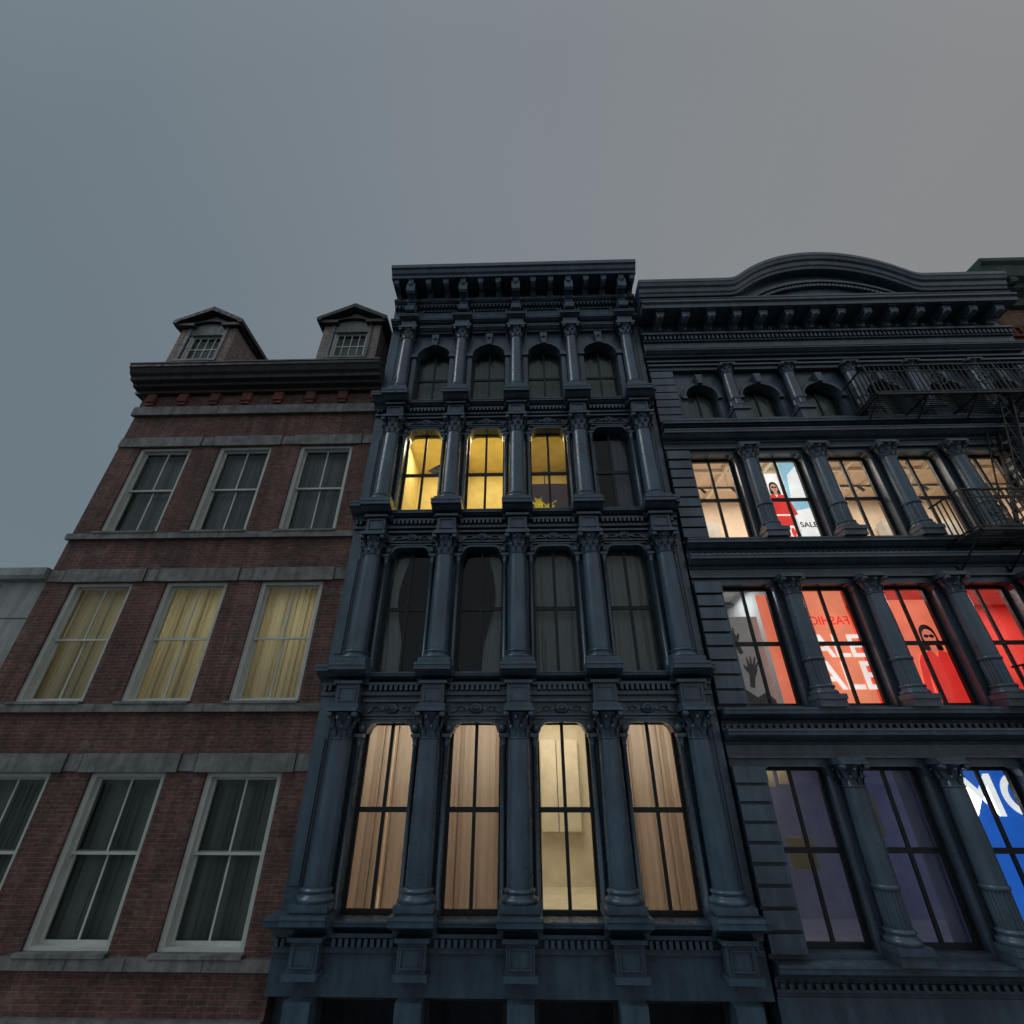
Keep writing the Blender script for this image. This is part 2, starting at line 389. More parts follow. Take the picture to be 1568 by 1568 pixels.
# rooms
zr=[(3.62,7.08),(7.37,10.78),(11.07,14.28),(14.57,17.6)]
cfg={ (2,0):('Y',1),(2,1):('Y',.95),(2,2):('Y',.38),(2,3):('D',0),
      (1,0):('D',0),(1,1):('D',0),(1,2):('D',0),(1,3):('D',0),
      (0,0):('B',1),(0,1):('B',1),(0,2):('C',1),(0,3):('B',1)}
for (k,i),(t,p) in cfg.items():
    x0,x1=xs[i]+.07,xs[i+1]-.07; xc=(x0+x1)/2; z0,z1=zr[k]
    mat={'Y':YELLOW,'D':DARKROOM,'B':BEIGE,'C':CREAM}[t]
    B("room_walls_%s"%t,mat).room(x0,x1,10.03,12.4,z0,z1)
    if t=='Y': lamp("ceiling_lamp",B.e,xc,10.9,z1-.05,.9,.9,50*p,(1,.83,.52))
    if t=='B': lamp("ceiling_lamp",B.e,xc,11.2,z1-.05,.9,.9,31,(1,.86,.70))
    if t=='C': lamp("ceiling_lamp",B.e,xc,11.0,z1-.05,.9,.9,29,(1,.87,.68))
    if t=='B':
        cu=B("beige_curtains",CURT_B); 
        cu.curtain(xc-.62,xc-.01,z0+.05,z1-.1,10.17,.06,4); cu.curtain(xc-.01,xc+.62,z0+.05,z1-.1,10.19,.06,4)
for i in range(4):
    xc=(xs[i]+xs[i+1])/2
    if i<2: 
        cu=B("grey_curtains",CURT_D)
        if i==0: cu.curtain(xc-.6,xc-.05,7.45,10.7,10.12,.03,4,.45)
        else: cu.curtain(xc+.6,xc+.05,7.45,10.7,10.12,.03,4,.45)
    else:
        B("grey_curtains",CURT_D).curtain(xc-.6,xc+.6,7.45,10.7,10.12,.045,8)
    B("upper_curtains",CURT_G).curtain(xc-.6,xc+.6,14.6,17.3,10.14,.035,7)
xc=(xs[3]+xs[4])/2
B("lilac_curtain",CURT_P).curtain(xc+.1,xc+.6,11.1,14.2,10.12,.04,3); B("grey_curtains",CURT_D).curtain(xc-.6,xc-.35,11.1,14.2,10.12,.03,2)
xc=(xs[2]+xs[3])/2
B("purple_screen",plain("purple_fabric",(.22,.18,.34),.8)).box(xc-.6,xc+.6,10.6,10.62,11.2,12.6)
B("purple_screen",None).box(xc-.1,xc-.07,10.55,10.6,12.6,13.0)
fl=B("flower_bunch",plain("yellow_petals",(.85,.68,.05),.6,.25))
for _ in range(60):
    px=xc-.25+random.gauss(0,.13); pz=11.68+random.gauss(0,.09); py=10.2+random.gauss(0,.05)
    for q in range(4):
        an=random.random()*6.3; fl.add([(px,py,pz),(px+.05*cos(an),py-.02,pz+.05*sin(an)),(px+.05*cos(an+.8),py-.02,pz+.05*sin(an+.8))],[(0,1,2)])
xc=(xs[0]+xs[1])/2
B("hanging_shade",FRAME_D).sweepy([(xc+.02,12.85),(xc+.48,13.15),(xc+.48,12.6)],10.25,10.27)
xc=(xs[2]+xs[3])/2
dr=B("cupboard_doors",CREAM); dr.box(xc-.36,xc+.0,12.2,12.3,4.6,6.4); dr.box(xc+.02,xc+.5,12.2,12.3,4.6,6.4)
B.finish(("window_glass",))

# ================================================================== RIGHT CAST IRON BUILDING
B=Bld("cast_iron_building")
XL,XR=3.67,14.42
cx=[5.68+1.69*k for k in range(5)]
I=B("columns",IRON2); W=B("walls",IRON2); C=B("cornices",IRON2); O=B("ornament",IRON2); FR=B("window_frames",FRAME_D); GL=B("window_glass",GLASS)
edges=[4.24]+cx+[13.82]
fl3=[(3.28,5.80),(6.80,9.27),(10.32,12.78)]
for fi,(z0,z1) in enumerate(fl3):
    ledge(C,XL+.02,XR-.01,9.75,9.32,z0-.30,z0-.06)
    W.box(XL,XR,9.6,9.98,z0-.06,z0)
    W.box(XL+.02,XR-.02,9.62,9.98,z0-.50,z0-.30)
    O.box(XL+.01,XR-.01,9.58,9.66,z0-.42,z0-.39)
    x=XL+.1
    while x<XR-.1:
        O.box(x-.03,x+.03,9.56,9.65,z0-.39,z0-.32); x+=.13
    W.box(XL+.01,XR-.01,9.61,9.98,z1,z1+.34)
    C.box(XL-.005,XR,9.53,9.62,z1+.12,z1+.16)
    ledge(C,XL-.01,XR-.005,9.75,9.28,z1+.34,z1+.58)
    W.box(XL+.03,XR-.03,9.66,9.98,z1+.58,z1+.8)
    for x in cx:
        W.box(x-.25,x+.25,9.62,9.98,z0,z1)
        W.box(x-.25,x+.25,9.24,9.62,z0-.058,z0+.07)
        column(I,x,9.47,z0+.07,z1-.3,.18,.26,.018,.34)
        capital(I,x,9.47,z1-.3,z1+.06,.165)
        C.box(x-.24,x+.24,9.27,9.62,z1+.06,z1+.12)
    for (qa,qb) in ((XL,4.22),(13.84,XR)):
        W.box(qa+.01,qb-.01,9.55,9.98,z0,z1+.0)
        n=9; h=(z1-z0)/n
        for j in range(n):
            if j in (n-1,): C.box(qa-.01,qb+.01,9.43,9.56,z0+j*h+.02,z0+(j+1)*h-.01)
            else: W.box(qa,qb,9.46,9.56,z0+j*h+.025,z0+(j+1)*h-.025)
    for i in range(6):
        x0=edges[i]+(.25 if i else 0); x1=edges[i+1]-(.25 if i<5 else 0)
        cv=[(x0,z1-.16),(x0+.03,z1-.06),(x0+.12,z1-.01),(x1-.12,z1-.01),(x1-.03,z1-.06),(x1,z1-.16)]
        W.plate(cv,z1+.0,9.64,9.98)
        for p,q in zip(cv[:-1],cv[1:]): O.bar((p[0],9.63,p[1]+.02),(q[0],9.63,q[1]+.02),.05)
        O.box(x0,x0+.05,9.6,9.66,z0,z1-.16); O.box(x1-.05,x1,9.6,9.66,z0,z1-.16)
        sash(FR,GL,x0,x1,z0-.01,z1+.01,9.85,2,2,.085,.06)
# top arched floor
z0,zs,zt=13.95,14.75,15.68
ledge(C,XL-.0,XR-.01,9.75,9.25,13.40,13.64); W.box(XL+.01,XR-.01,9.6,9.98,13.64,13.95); 
O.box(XL+.012,XR-.012,9.56,9.62,13.9,13.95)
ce=[4.45]+[c+.1 for c in cx]+[13.8]
for x in ce[1:-1]:
    W.box(x-.34,x+.34,9.64,9.98,z0,zt)
    W.box(x-.20,x+.20,9.27,9.64,z0-.30,z0+.02)
    column(I,x,9.45,z0+.02,15.40,.155,.22,.014,.3)
    capital(I,x,9.45,15.40,15.68,.145)
for (qa,qb) in ((XL,4.30),(13.84,XR)):
    W.box(qa+.01,qb-.01,9.55,9.98,z0,zt)
    for j in range(7): W.box(qa,qb,9.46,9.56,13.72+j*.27+.02,13.72+(j+1)*.27-.02)
for i in range(6):
    x0=ce[i]; x1=ce[i+1]
    a=x0+(.34 if i else .12); b=x1-(.34 if i<5 else .12)
    if i==0: W.box(4.29,a,9.64,9.98,z0,zt)
    if i==5: W.box(b,13.85,9.64,9.98,z0,zt)
    xc=(a+b)/2; r=(b-a)/2
    cv=[(a,zs)]+[(xc-r*cos(pi*t/16),zs+.42*sin(pi*t/16)) for t in range(1,16)]+[(b,zs)]
    W.plate(cv,zt,9.65,9.98)
    O.ring(xc,zs,r,r+.07,0,pi,9.57,9.66,20,.42/r); O.ring(xc,zs,r+.085,r+.13,0,pi,9.6,9.66,20,.42/r)
    O.sweepy([(xc-.06,zs+.4),(xc+.06,zs+.4),(xc+.1,zs+.72),(xc-.1,zs+.72)],9.47,9.66)
    O.box(a-.1,a+.02,9.56,9.66,zs-.08,zs); O.box(b-.02,b+.1,9.56,9.66,zs-.08,zs)
    sash(FR,GL,a,b,z0-.01,zs+.45,9.85,2,1,.07,.05)
    B("upper_blinds",CURT_G).curtain(a-.1,b+.1,13.9,15.6,10.03,.015,7)
# main entablature
W.box(XL+.01,XR-.01,9.60,9.98,zt,18.3)
def step(z0,z1,yf,ext=0): C.box(XL-min(ext,.02),XR+ext,yf,9.62,z0,z1)
step(15.68,15.80,9.50,.0); step(15.803,15.86,9.44,.02)
step(16.05,16.10,9.52,.01); ledge(C,XL-.02,XR+.03,9.62,9.33,16.25,16.42)
W.box(XL,XR,9.52,9.61,16.42,16.85)
x=XL+.06
while x<XR-.03:
    O.box(x-.035,x+.035,9.42,9.53,16.90,17.06); x+=.125
step(16.85,16.895,9.46,.01); step(17.063,17.14,9.38,.03)
for j in range(14):
    x=4.16+(14.0-4.16)*j/13
    scroll(O,x-.12,x+.12,9.6,9.03,17.30,17.66)
    O.lathey(x,17.45,[(.02,9.01),(.095,9.03),(.105,9.3)],14)
    O.box(x-.14,x+.14,8.99,9.6,17.66,17.70)
    if j<13: O.lathey(x+.38,17.42,[(.02,9.50),(.07,9.52),(.09,9.6)],14)
C.sweepx([(9.6,17.70),(8.95,17.70),(8.94,17.84),(8.88,17.88),(8.88,17.94),(9.6,17.95)],XL-.02,XR+.13)
ledge(C,XL-.025,XR+.11,9.61,8.95,17.952,18.12)
XC=9.27; RISE,HALF=1.2,2.68
def arc(x,rise=RISE,half=HALF):
    R_=(half**2+rise**2)/(2*rise); d=x-XC
    if abs(d)>=R_: return -3
    return sqrt(R_*R_-d*d)-(R_-rise)
def crest(x):
    a=arc(x); k=.09
    return k*math.log(math.exp(0)+math.exp(max(-40,a/k))) if a/k<40 else a
prof=[(9.6,18.22),(9.0,18.22),(8.97,18.30),(8.93,18.33),(8.90,18.46),(8.84,18.5),(8.80,18.60),(8.78,18.61),(8.78,18.74),(9.0,18.76),(9.9,18.76)]
prof=[(y,z+.08) for y,z in prof]
N=160; x0,x1=XL-.03,XR+.17; vs=[]
for i in range(N+1):
    x=x0+(x1-x0)*i/N; c=crest(x)
    for y,z in prof: vs.append((x,y,z+c))
n=len(prof); fs=[(i*n+j,i*n+j+1,(i+1)*n+j+1,(i+1)*n+j) for i in range(N) for j in range(n-1)]
fs+=[tuple(range(n)),tuple(N*n+q for q in range(n))[::-1]]
C.add(vs,fs)
step(18.12,18.305,9.05,.05)
for i in range(50):
    xa,xb=XC-2.9+5.8*i/50,XC-2.9+5.8*(i+1)/50
    W.add([(xa,9.25,18.1),(xb,9.25,18.1),(xb,9.25,18.4+crest(xb)),(xa,9.25,18.4+crest(xa))],[(0,1,2,3)])
zb=18.3; ri=.72
R2=(2.2**2+ri**2)/(2*ri); a2=math.asin(2.2/R2)
O.ring(XC,zb+ri-R2,R2-.03,R2+.05,pi/2-a2,pi/2+a2,9.10,9.25,40)
O.ring(XC,zb+ri-R2,R2+.12,R2+.16,pi/2-a2,pi/2+a2,9.16,9.25,40)
for j in range(-19,20):
    an=pi/2+a2*j/20; rr=R2-.13
    px=XC+rr*cos(an); pz=zb+ri-R2+rr*sin(an)
    O.box(px-.045,px+.045,9.13,9.25,pz-.05,pz+.05)
W.box(XC-2.6,XC+2.6,9.26,9.9,18.1,18.6)
# body
W.box(XL+.01,XL+.2,9.99,20,0,18.5); W.box(XR-.2,XR-.01,9.99,20,0,18.5); W.box(XL,XR,10,20,18.3,18.45); W.box(XL+.2,XR-.2,13.6,13.8,0,18.3)
for z in (2.75,6.25,9.80,13.22): W.box(XL+.2,XR-.2,10.0,13.6,z,z+.3)
W.box(XL,XR,9.6,9.9,2.3,2.8); W.box(XL,XR,9.7,9.9,.15,.6)
for x in cx+[4.1,14.1]: W.box(x-.2,x+.2,9.4,9.9,.15,2.3)
for i in range(6): sash(FR,GL,edges[i]+.2,edges[i+1]-.2,.6,2.3,9.75,1,1,.07)
# rooms --- floor A (warm)
B("warm_room_walls",BEIGE).room(4.0,14.0,10.01,12.6,10.12,13.18)
cb=B("warm_room_ceiling_beams",CREAM)
for x in [4.6+1.1*j for j in range(9)]: cb.box(x-.05,x+.05,10.05,12.6,13.06,13.17)
for y in (10.9,11.8): cb.box(4.2,14,y-.04,y+.04,13.08,13.16)
tr=B("track_lighting",FRAME_D); tr.box(4.3,13.9,10.55,10.58,12.35,12.38)
for x in [4.7+.83*j for j in range(11)]:
    tr.bar((x,10.56,12.38),(x,10.56,13.1),.012); tr.bar((x+.1,10.56,12.35),(x+.16,10.50,12.18),.07)
sh=B("shelving",GREYW); 
for x in (4.6,5.3,9.0,10.6,12.2): sh.box(x,x+.5,12.2,12.5,10.2,12.2); 
for x in (5.0,6.7,8.4,10.1,12.2): lamp("ceiling_lamp",B.e,x,11.1,13.03,1.2,1.2,42,(1,.84,.68))
# floor B
B("grey_room_walls",GREYW).room(4.0,5.60,10.01,12.6,6.6,9.75)
lamp("ceiling_lamp",B.e,4.9,11.4,9.65,.9,.9,24,(.95,.97,1))
pl=B("pendant_lamp",FRAME_D); pl.lathe(4.72,10.7,[(.02,9.3),(.05,9.22),(.24,9.14),(.24,9.12),(.02,9.14)],24); pl.bar((4.72,10.7,9.3),(4.72,10.7,9.75),.015)
B("red_room_walls",REDW).room(5.64,14.0,10.01,12.6,6.6,9.76)
B("red_room_ceiling",GREYW).box(5.66,13.99,10.02,12.59,9.72,9.755)
for x in (8.4,10.2,12.4): lamp("ceiling_lamp",B.e,x,11.2,9.69,1.1,1.1,55,(1,.72,.66))
# floor C
B("lilac_room_walls",LILAC).room(4.0,14.0,10.01,12.6,3.1,6.2)
for x in (4.9,10): lamp("ceiling_lamp",B.e,x,11.2,6.1,1.1,1.1,10,(.97,.93,1))
pf=B("picture_frames",plain("ochre_print",(.55,.42,.2),.6))
for (x,z,w_,h_) in ((4.75,5.45,.40,.6),(5.25,5.5,.25,.5),(5.1,4.1,.5,.5),(6.6,4.6,.45,.7)): pf.box(x,x+w_,11.2,11.23,z,z+h_)
B("lilac_curtains",CURT_P).curtain(6.9,7.3,3.2,6.0,10.15,.04,3); B("lilac_curtains",None).curtain(4.2,4.5,3.2,6.0,10.15,.04,2)
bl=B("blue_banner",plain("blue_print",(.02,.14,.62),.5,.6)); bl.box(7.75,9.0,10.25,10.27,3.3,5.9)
B.finish(("window_glass",))
B3=B.e
# posters in the lit windows -------------------------------------------------
def text(body,x,y,z,size,mat,parent,name="lettering",flip=False):
    c=bpy.data.curves.new(name,"FONT"); c.body=body; c.size=size; c.extrude=.002; c.offset=.014*size; c.align_x='CENTER'
    o=bpy.data.objects.new(name,c); c.materials.append(mat); o.location=(x,y,z); o.rotation_euler=(radians(90),0,0)
    if flip: o.scale=(-1,1,1)
    sc.collection.objects.link(o); o.parent=parent
def ell(mb,x,z,rx,rz,y,n=24): mb.add([(x+rx*cos(2*pi*i/n),y,z+rz*sin(2*pi*i/n)) for i in range(n)],[tuple(range(n))])
def poly(mb,pts,y): mb.add([(x,y,z) for x,z in pts],[tuple(range(len(pts)))])
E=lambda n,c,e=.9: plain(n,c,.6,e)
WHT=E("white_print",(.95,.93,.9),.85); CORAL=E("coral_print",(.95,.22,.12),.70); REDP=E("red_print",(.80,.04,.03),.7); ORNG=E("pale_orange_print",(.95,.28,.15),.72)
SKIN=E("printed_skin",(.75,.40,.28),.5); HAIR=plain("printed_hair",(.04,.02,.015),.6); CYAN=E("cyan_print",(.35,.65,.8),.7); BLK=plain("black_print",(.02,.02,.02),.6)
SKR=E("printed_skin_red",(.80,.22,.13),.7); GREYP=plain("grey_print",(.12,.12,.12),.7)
e=empty("sale_poster")
m=MB(); m.box(5.93,7.12,10.10,10.11,6.7,9.5); m.obj("panel",ORNG,e)
text("SALE",6.50,10.092,7.82,.66,WHT,e); text("SALE",6.50,10.092,7.18,.78,WHT,e); text("FASHION",6.55,10.092,8.50,.26,REDP,e,"lettering",True)
def figure_poster(name,x,z,s,bg,top,skin,w,h,xo=0):
    e=empty(name); y=10.12
    m=MB(); m.box(x-w/2,x+w/2,y,y+.01,z,z+h); m.obj("panel",bg,e)
    hz=z+h*.66; x+=xo
    m=MB(); ell(m,x,hz+.02*s,.135*s,.175*s,y-.004); poly(m,[(x-.135*s,hz),(x-.16*s,hz-.24*s),(x-.08*s,hz-.27*s),(x+.08*s,hz-.27*s),(x+.16*s,hz-.24*s),(x+.135*s,hz)],y-.005); m.obj("hair",HAIR,e)
    m=MB(); ell(m,x,hz-.03*s,.105*s,.145*s,y-.009); poly(m,[(x-.05*s,hz-.14*s),(x-.055*s,hz-.28*s),(x+.055*s,hz-.28*s),(x+.05*s,hz-.14*s)],y-.008); m.obj("face",skin,e)
    m=MB(); poly(m,[(x-.06*s,hz-.24*s),(x-.18*s,hz-.28*s),(x-.28*s,hz-.33*s),(x-.34*s,hz-.45*s),(x-.44*s,hz-.95*s),(x-.32*s,hz-1.0*s),(x-.26*s,hz-.65*s),(x-.27*s,z+.02),(x+.27*s,z+.02),(x+.26*s,hz-.65*s),(x+.32*s,hz-1.0*s),(x+.44*s,hz-.95*s),(x+.34*s,hz-.45*s),(x+.28*s,hz-.33*s),(x+.18*s,hz-.28*s),(x+.06*s,hz-.24*s),(x,hz-.36*s)],y-.012); m.obj("dress",top,e)
    m=MB()
    ell(m,x-.045*s,hz-.01*s,.042*s,.03*s,y-.014); ell(m,x+.045*s,hz-.01*s,.042*s,.03*s,y-.014); poly(m,[(x-.02*s,hz),(x+.02*s,hz),(x+.02*s,hz+.01*s),(x-.02*s,hz+.01*s)],y-.013)
    m.obj("eyes",BLK,e)
    m=MB(); ell(m,x,hz-.11*s,.035*s,.014*s,y-.014); m.obj("lips",REDP,e)
    m=MB(); poly(m,[(x-.012*s,hz-.02*s),(x+.012*s,hz-.02*s),(x+.022*s,hz-.075*s),(x-.022*s,hz-.075*s)],y-.013); m.obj("nose",SKR,e)
    return e
figure_poster("woman_poster",8.45,6.7,1.25,CORAL,REDP,SKR,1.55,2.35,.20)
ep=figure_poster("sunglasses_woman_poster",6.45,11.25,.85,WHT,REDP,SKIN,.55,1.25)
m=MB(); m.box(6.18,6.72,10.12,10.13,10.4,11.23); m.obj("lower_panel",REDP,ep)
text("20",6.45,10.11,10.6,.5,WHT,ep)
e=empty("shop_poster"); m=MB(); m.box(6.80,7.30,10.2,10.21,10.6,12.9); m.obj("panel",CYAN,e)
m=MB(); poly(m,[(6.84,11.7),(7.22,11.8),(7.26,12.8),(6.95,12.5)],10.195); poly(m,[(6.82,10.7),(7.25,10.7),(7.25,11.5),(6.82,11.4)],10.195); m.obj("print",WHT,e)
text("SALE",7.05,10.19,10.95,.2,BLK,e)
def hand_poly(mb,x,z,s,y,rot=0,mir=1):
    def T(px,pz):
        px*=mir; c,t=cos(rot),sin(rot); return (x+s*(px*c-pz*t),z+s*(px*t+pz*c))
    poly(mb,[T(*p) for p in [(-.13,-.75),(.10,-.75),(.13,-.2),(.24,.08),(.24,.38),(-.21,.40),(-.25,.12),(-.15,-.2)]],y)
    for k,(bx,ln,an) in enumerate([(-.19,.34,.34),(-.06,.46,.10),(.07,.43,-.10),(.19,.32,-.32)]):
        w=.05; dx,dz=-sin(an),cos(an); a2_=an*1.6; ex,ez=-sin(a2_),cos(a2_); nx,nz=dz,-dx; b0=(bx,.34); k1=(bx+dx*ln*.55,.34+dz*ln*.55); t1=(k1[0]+ex*ln*.45,k1[1]+ez*ln*.45)
        poly(mb,[T(b0[0]+nx*w,b0[1]+nz*w),T(k1[0]+nx*w*.95,k1[1]+nz*w),T(t1[0]+nx*w*.6,t1[1]+nz*w*.6),T(t1[0]+ex*.03,t1[1]+ez*.03),T(t1[0]-nx*w*.6,t1[1]-nz*w*.6),T(k1[0]-nx*w*.95,k1[1]-nz*w),T(b0[0]-nx*w,b0[1]-nz*w)],y-.001-k*.0005)
    poly(mb,[T(.15,-.1),T(.30,.0),T(.42,.17),T(.45,.27),T(.40,.29),T(.32,.2),T(.2,.2)],y-.004)
e=empty("hand_print_poster"); m=MB(); m.box(4.2,5.22,10.3,10.31,6.6,8.75); m.obj("panel",E("pale_grey_print",(.55,.55,.53),.12),e)
m=MB(); hand_poly(m,4.60,8.22,.40,10.29,.35); hand_poly(m,4.82,7.55,.42,10.285,-.25,-1); poly(m,[(4.25,6.7),(5.2,6.7),(5.15,7.0),(5.0,7.15),(4.8,7.05),(4.6,7.2),(4.4,7.05)],10.275); m.obj("print",GREYP,e)
e=empty("coral_banner"); m=MB(); m.box(5.24,5.56,10.15,10.16,6.7,9.2); m.obj("panel",CORAL,e)
text("CMC",8.4,10.24,5.02,.95,WHT,B3,"banner_lettering")

# ================================================================== FIRE ESCAPE
F=Bld("fire_escape"); fm=F("railings",IRON_D)
def balcony(x0,x1,z,h=.98,yf=8.72,yb=9.56):
    fm.bar((x0,yf,z+h),(x1,yf,z+h),.05,.035); fm.bar((x0,yf,z+h*.8),(x1,yf,z+h*.8),.025); fm.bar((x0,yf,z+.08),(x1,yf,z+.08),.035,.03); fm.bar((x0,yf,z),(x1,yf,z),.07,.06)
    x=x0
    while x<x1: fm.bar((x,yf,z+.08),(x,yf,z+h),.022); x+=.125
    x=x0
    while x<=x1+.01: fm.bar((x,yf,z),(x,yf,z+h+.02),.045); x+=(x1-x0)/3
    x=x0+.55
    while x<x1-.3: 
        fm.ring(x,z+.48,.19,.215,0,2*pi,yf-.025,yf-.01,16); fm.ring(x,z+.48,.10,.12,0,2*pi,yf-.025,yf-.01,14); x+=1.12
    for x in (x0,x1):
        fm.bar((x,yf,z+h),(x,yb,z+h),.04,.03); fm.bar((x,yf,z+.08),(x,yb,z+.08),.03); fm.bar((x,yf,z+.0),(x,yb,z+.0),.05)
        y=yf
        while y<yb: fm.bar((x,y,z+.08),(x,y,z+h),.022); y+=.125
    y=yf+.06
    while y<yb: fm.bar((x0,y,z),(x1,y,z),.035,.012); y+=.075
    x=x0
    while x<=x1+.01:
        fm.bar((x,yf,z-.03),(x,yb,z-.03),.03,.05); fm.bar((x,yf+.05,z-.06),(x,yb+.04,z-.6),.03); fm.bar((x,yb+.03,z-.05),(x,yb+.03,z-.62),.03); x+=(x1-x0)/4
balcony(8.87,13.75,13.88); balcony(9.5,13.75,10.08); balcony(9.5,13.75,6.5)
def stairs(xa,za,xb,zb,y=8.95,w=.5):
    n=int(abs(zb-za)/.24)
    for yy in (y,y+w): 
        fm.bar((xa,yy,za),(xb,yy,zb),.03,.1); fm.bar((xa,yy,za+.8),(xb,yy,zb+.8),.025)
        for k in range(0,n,3): t=k/n; fm.bar((xa+(xb-xa)*t,yy,za+(zb-za)*t),(xa+(xb-xa)*t,yy,za+(zb-za)*t+.8),.02)
    for k in range(1,n):
        t=k/n; x=xa+(xb-xa)*t; z=za+(zb-za)*t
        for q in (-.07,0,.07): fm.bar((x+q,y,z),(x+q,y+w,z),.03,.015)
stairs(11.0,10.1,12.3,13.9); stairs(11.0,6.5,12.3,10.1)
F.finish()

# ================================================================== BRICK BUILDING
B=Bld("brick_building")
XL,XR=-11.0,-4.003; YW=9.75
W=B("walls",BRICK); S=B("stone_bands",STONE); C=B("cornice",CORN); FR=B("window_frames",WHITE); GL=B("window_glass",GLASS); K=B("corbels",BRICKR); J=B("stone_joints",CORN)
wx=[(-10.38,-8.93),(-8.18,-6.73),(-5.97,-4.53)]
rows=[(3.15,5.70),(6.90,9.50),(10.75,13.40)]
def wallseg(z0,z1): W.box(XL,XR,YW,YW+.35,z0,z1)
wallseg(0.15,.6)
W.box(XL,XR,YW,YW+.35,2.4,rows[0][0])
for r,(z0,z1) in enumerate(rows):
    px=XL
    for (a,b) in wx: W.box(px,a,YW,YW+.35,z0,z1); px=b
    W.box(px,XR,YW,YW+.35,z0,z1)
    top=rows[r+1][0] if r<2 else 15.4
    W.box(XL,XR,YW,YW+.35,z1,top)
    S.box(XL-.0,XR,YW-.035,YW+.002,z1+.02,z1+.30)
    S.box(XL-.04,XR,YW-.09,YW+.001,z0-.16,z0-.01)
    for x in (-10.0,-8.55,-7.3,-6.35,-5.1): J.box(x,x+.012,YW-.092,YW-.05,z0-.158,z0-.012)
    for i,(a,b) in enumerate(wx):
        S.box(a-.22,b+.22,YW-.055,YW+.001,z1+.003,z1+.315)
        for x in (a-.225,b+.213): J.box(x,x+.012,YW-.057,YW-.03,z1+.01,z1+.31)
        S.box(a-.03,b+.03,YW-.11,YW+.2,z0-.012,z0+.04)
        FR.box(a,a+.10,YW+.06,YW+.3,z0+.04,z1); FR.box(b-.10,b,YW+.06,YW+.3,z0+.04,z1); FR.box(a+.10,b-.10,YW+.06,YW+.3,z1-.07,z1-.001); FR.box(a+.10,b-.10,YW+.06,YW+.3,z0+.04,z0+.09)
        mz=(z0+z1)/2+.04
        sash(FR,GL,a+.10,b-.10,mz-.03,z1-.07,YW+.16,2,1,.045,.035,.05)
        sash(FR,GL,a+.10,b-.10,z0+.09,mz+.03,YW+.22,2,1,.045,.035,.05)
        mt="lit_curtains" if r==1 else "dark_curtains"
        cu=B(mt,CURT_Y if r==1 else CURT_G)
        xm=(a+b)/2
        if r==1:
            B("lit_room_walls",CREAM).room(a-.25,b+.25,YW+.36,12.4,z0-.3,z1+.35)
            lamp("room_lamp",B.e,xm,11.4,z1-.1,.8,.8,(7,15,20)[i],(1,.91,.67))
        else: B("dark_room_walls",DARKROOM).room(a-.25,b+.25,YW+.36,12.4,z0-.3,z1+.35)
        cu.curtain(a+.0,xm+.02,z0+.02,z1+.2,YW+.44,.05,6); cu.curtain(xm-.02,b-.0,z0+.02,z1+.2,YW+.47,.05,6)
S.box(XL-.05,XR,YW-.10,YW+.001,14.50,14.80)
for x in (-9.9,-8.6,-7.4,-6.1,-5.0): J.box(x,x+.012,YW-.102,YW-.05,14.502,14.797)
W.box(XL,XR,YW-.03,YW,14.8,15.3)
x=XL+.32
while x<XR:
    K.box(x-.13,x+.13,YW-.13,YW-.03,14.98,15.26); K.box(x-.10,x+.10,YW-.09,YW-.03,14.88,14.98); x+=.93
C.sweepx([(YW,15.26),(YW-.16,15.26),(YW-.16,15.38),(9.44,15.40),(9.42,15.48),(9.28,15.50),(9.26,15.60),(9.18,15.66),(9.12,15.78),(9.08,15.82),(9.08,15.92),(10.1,15.97),(10.1,15.26)],XL-.20,XR-.0)
S.box(XL-.22,XR,9.06,9.3,15.925,15.965)
R_=B("roof",SLATE); R_.add([(XL,9.9,15.95),(XR,9.9,15.95),(XR,15,18.6),(XL,15,18.6)],[(0,1,2,3)]); R_.add([(XL,15,18.6),(XR,15,18.6),(XR,20,16),(XL,20,16)],[(0,1,2,3)])
W.box(XL,XL+.3,YW+.35,20,0,15.9); W.box(XR-.3,XR,YW+.35,20,0,15.9); W.box(XL+.3,XR-.3,19.7,20,0,15.9)
W.add([(XL,10,15.9),(XL,20,15.9),(XL,15,18.59)],[(0,1,2)])
W.box(XL,-9.6,YW,YW+.3,.6,2.4); W.box(-5.2,XR,YW,YW+.3,.6,2.4); S.box(XL,XR,YW-.12,YW,2.15,2.45); sash(FR,GL,-9.6,-5.2,.6,2.15,YW+.1,4,1)
SID=brickmat("dormer_shingle",(.46,.39,.36),(.36,.30,.28),(.14,.11,.10),.3)
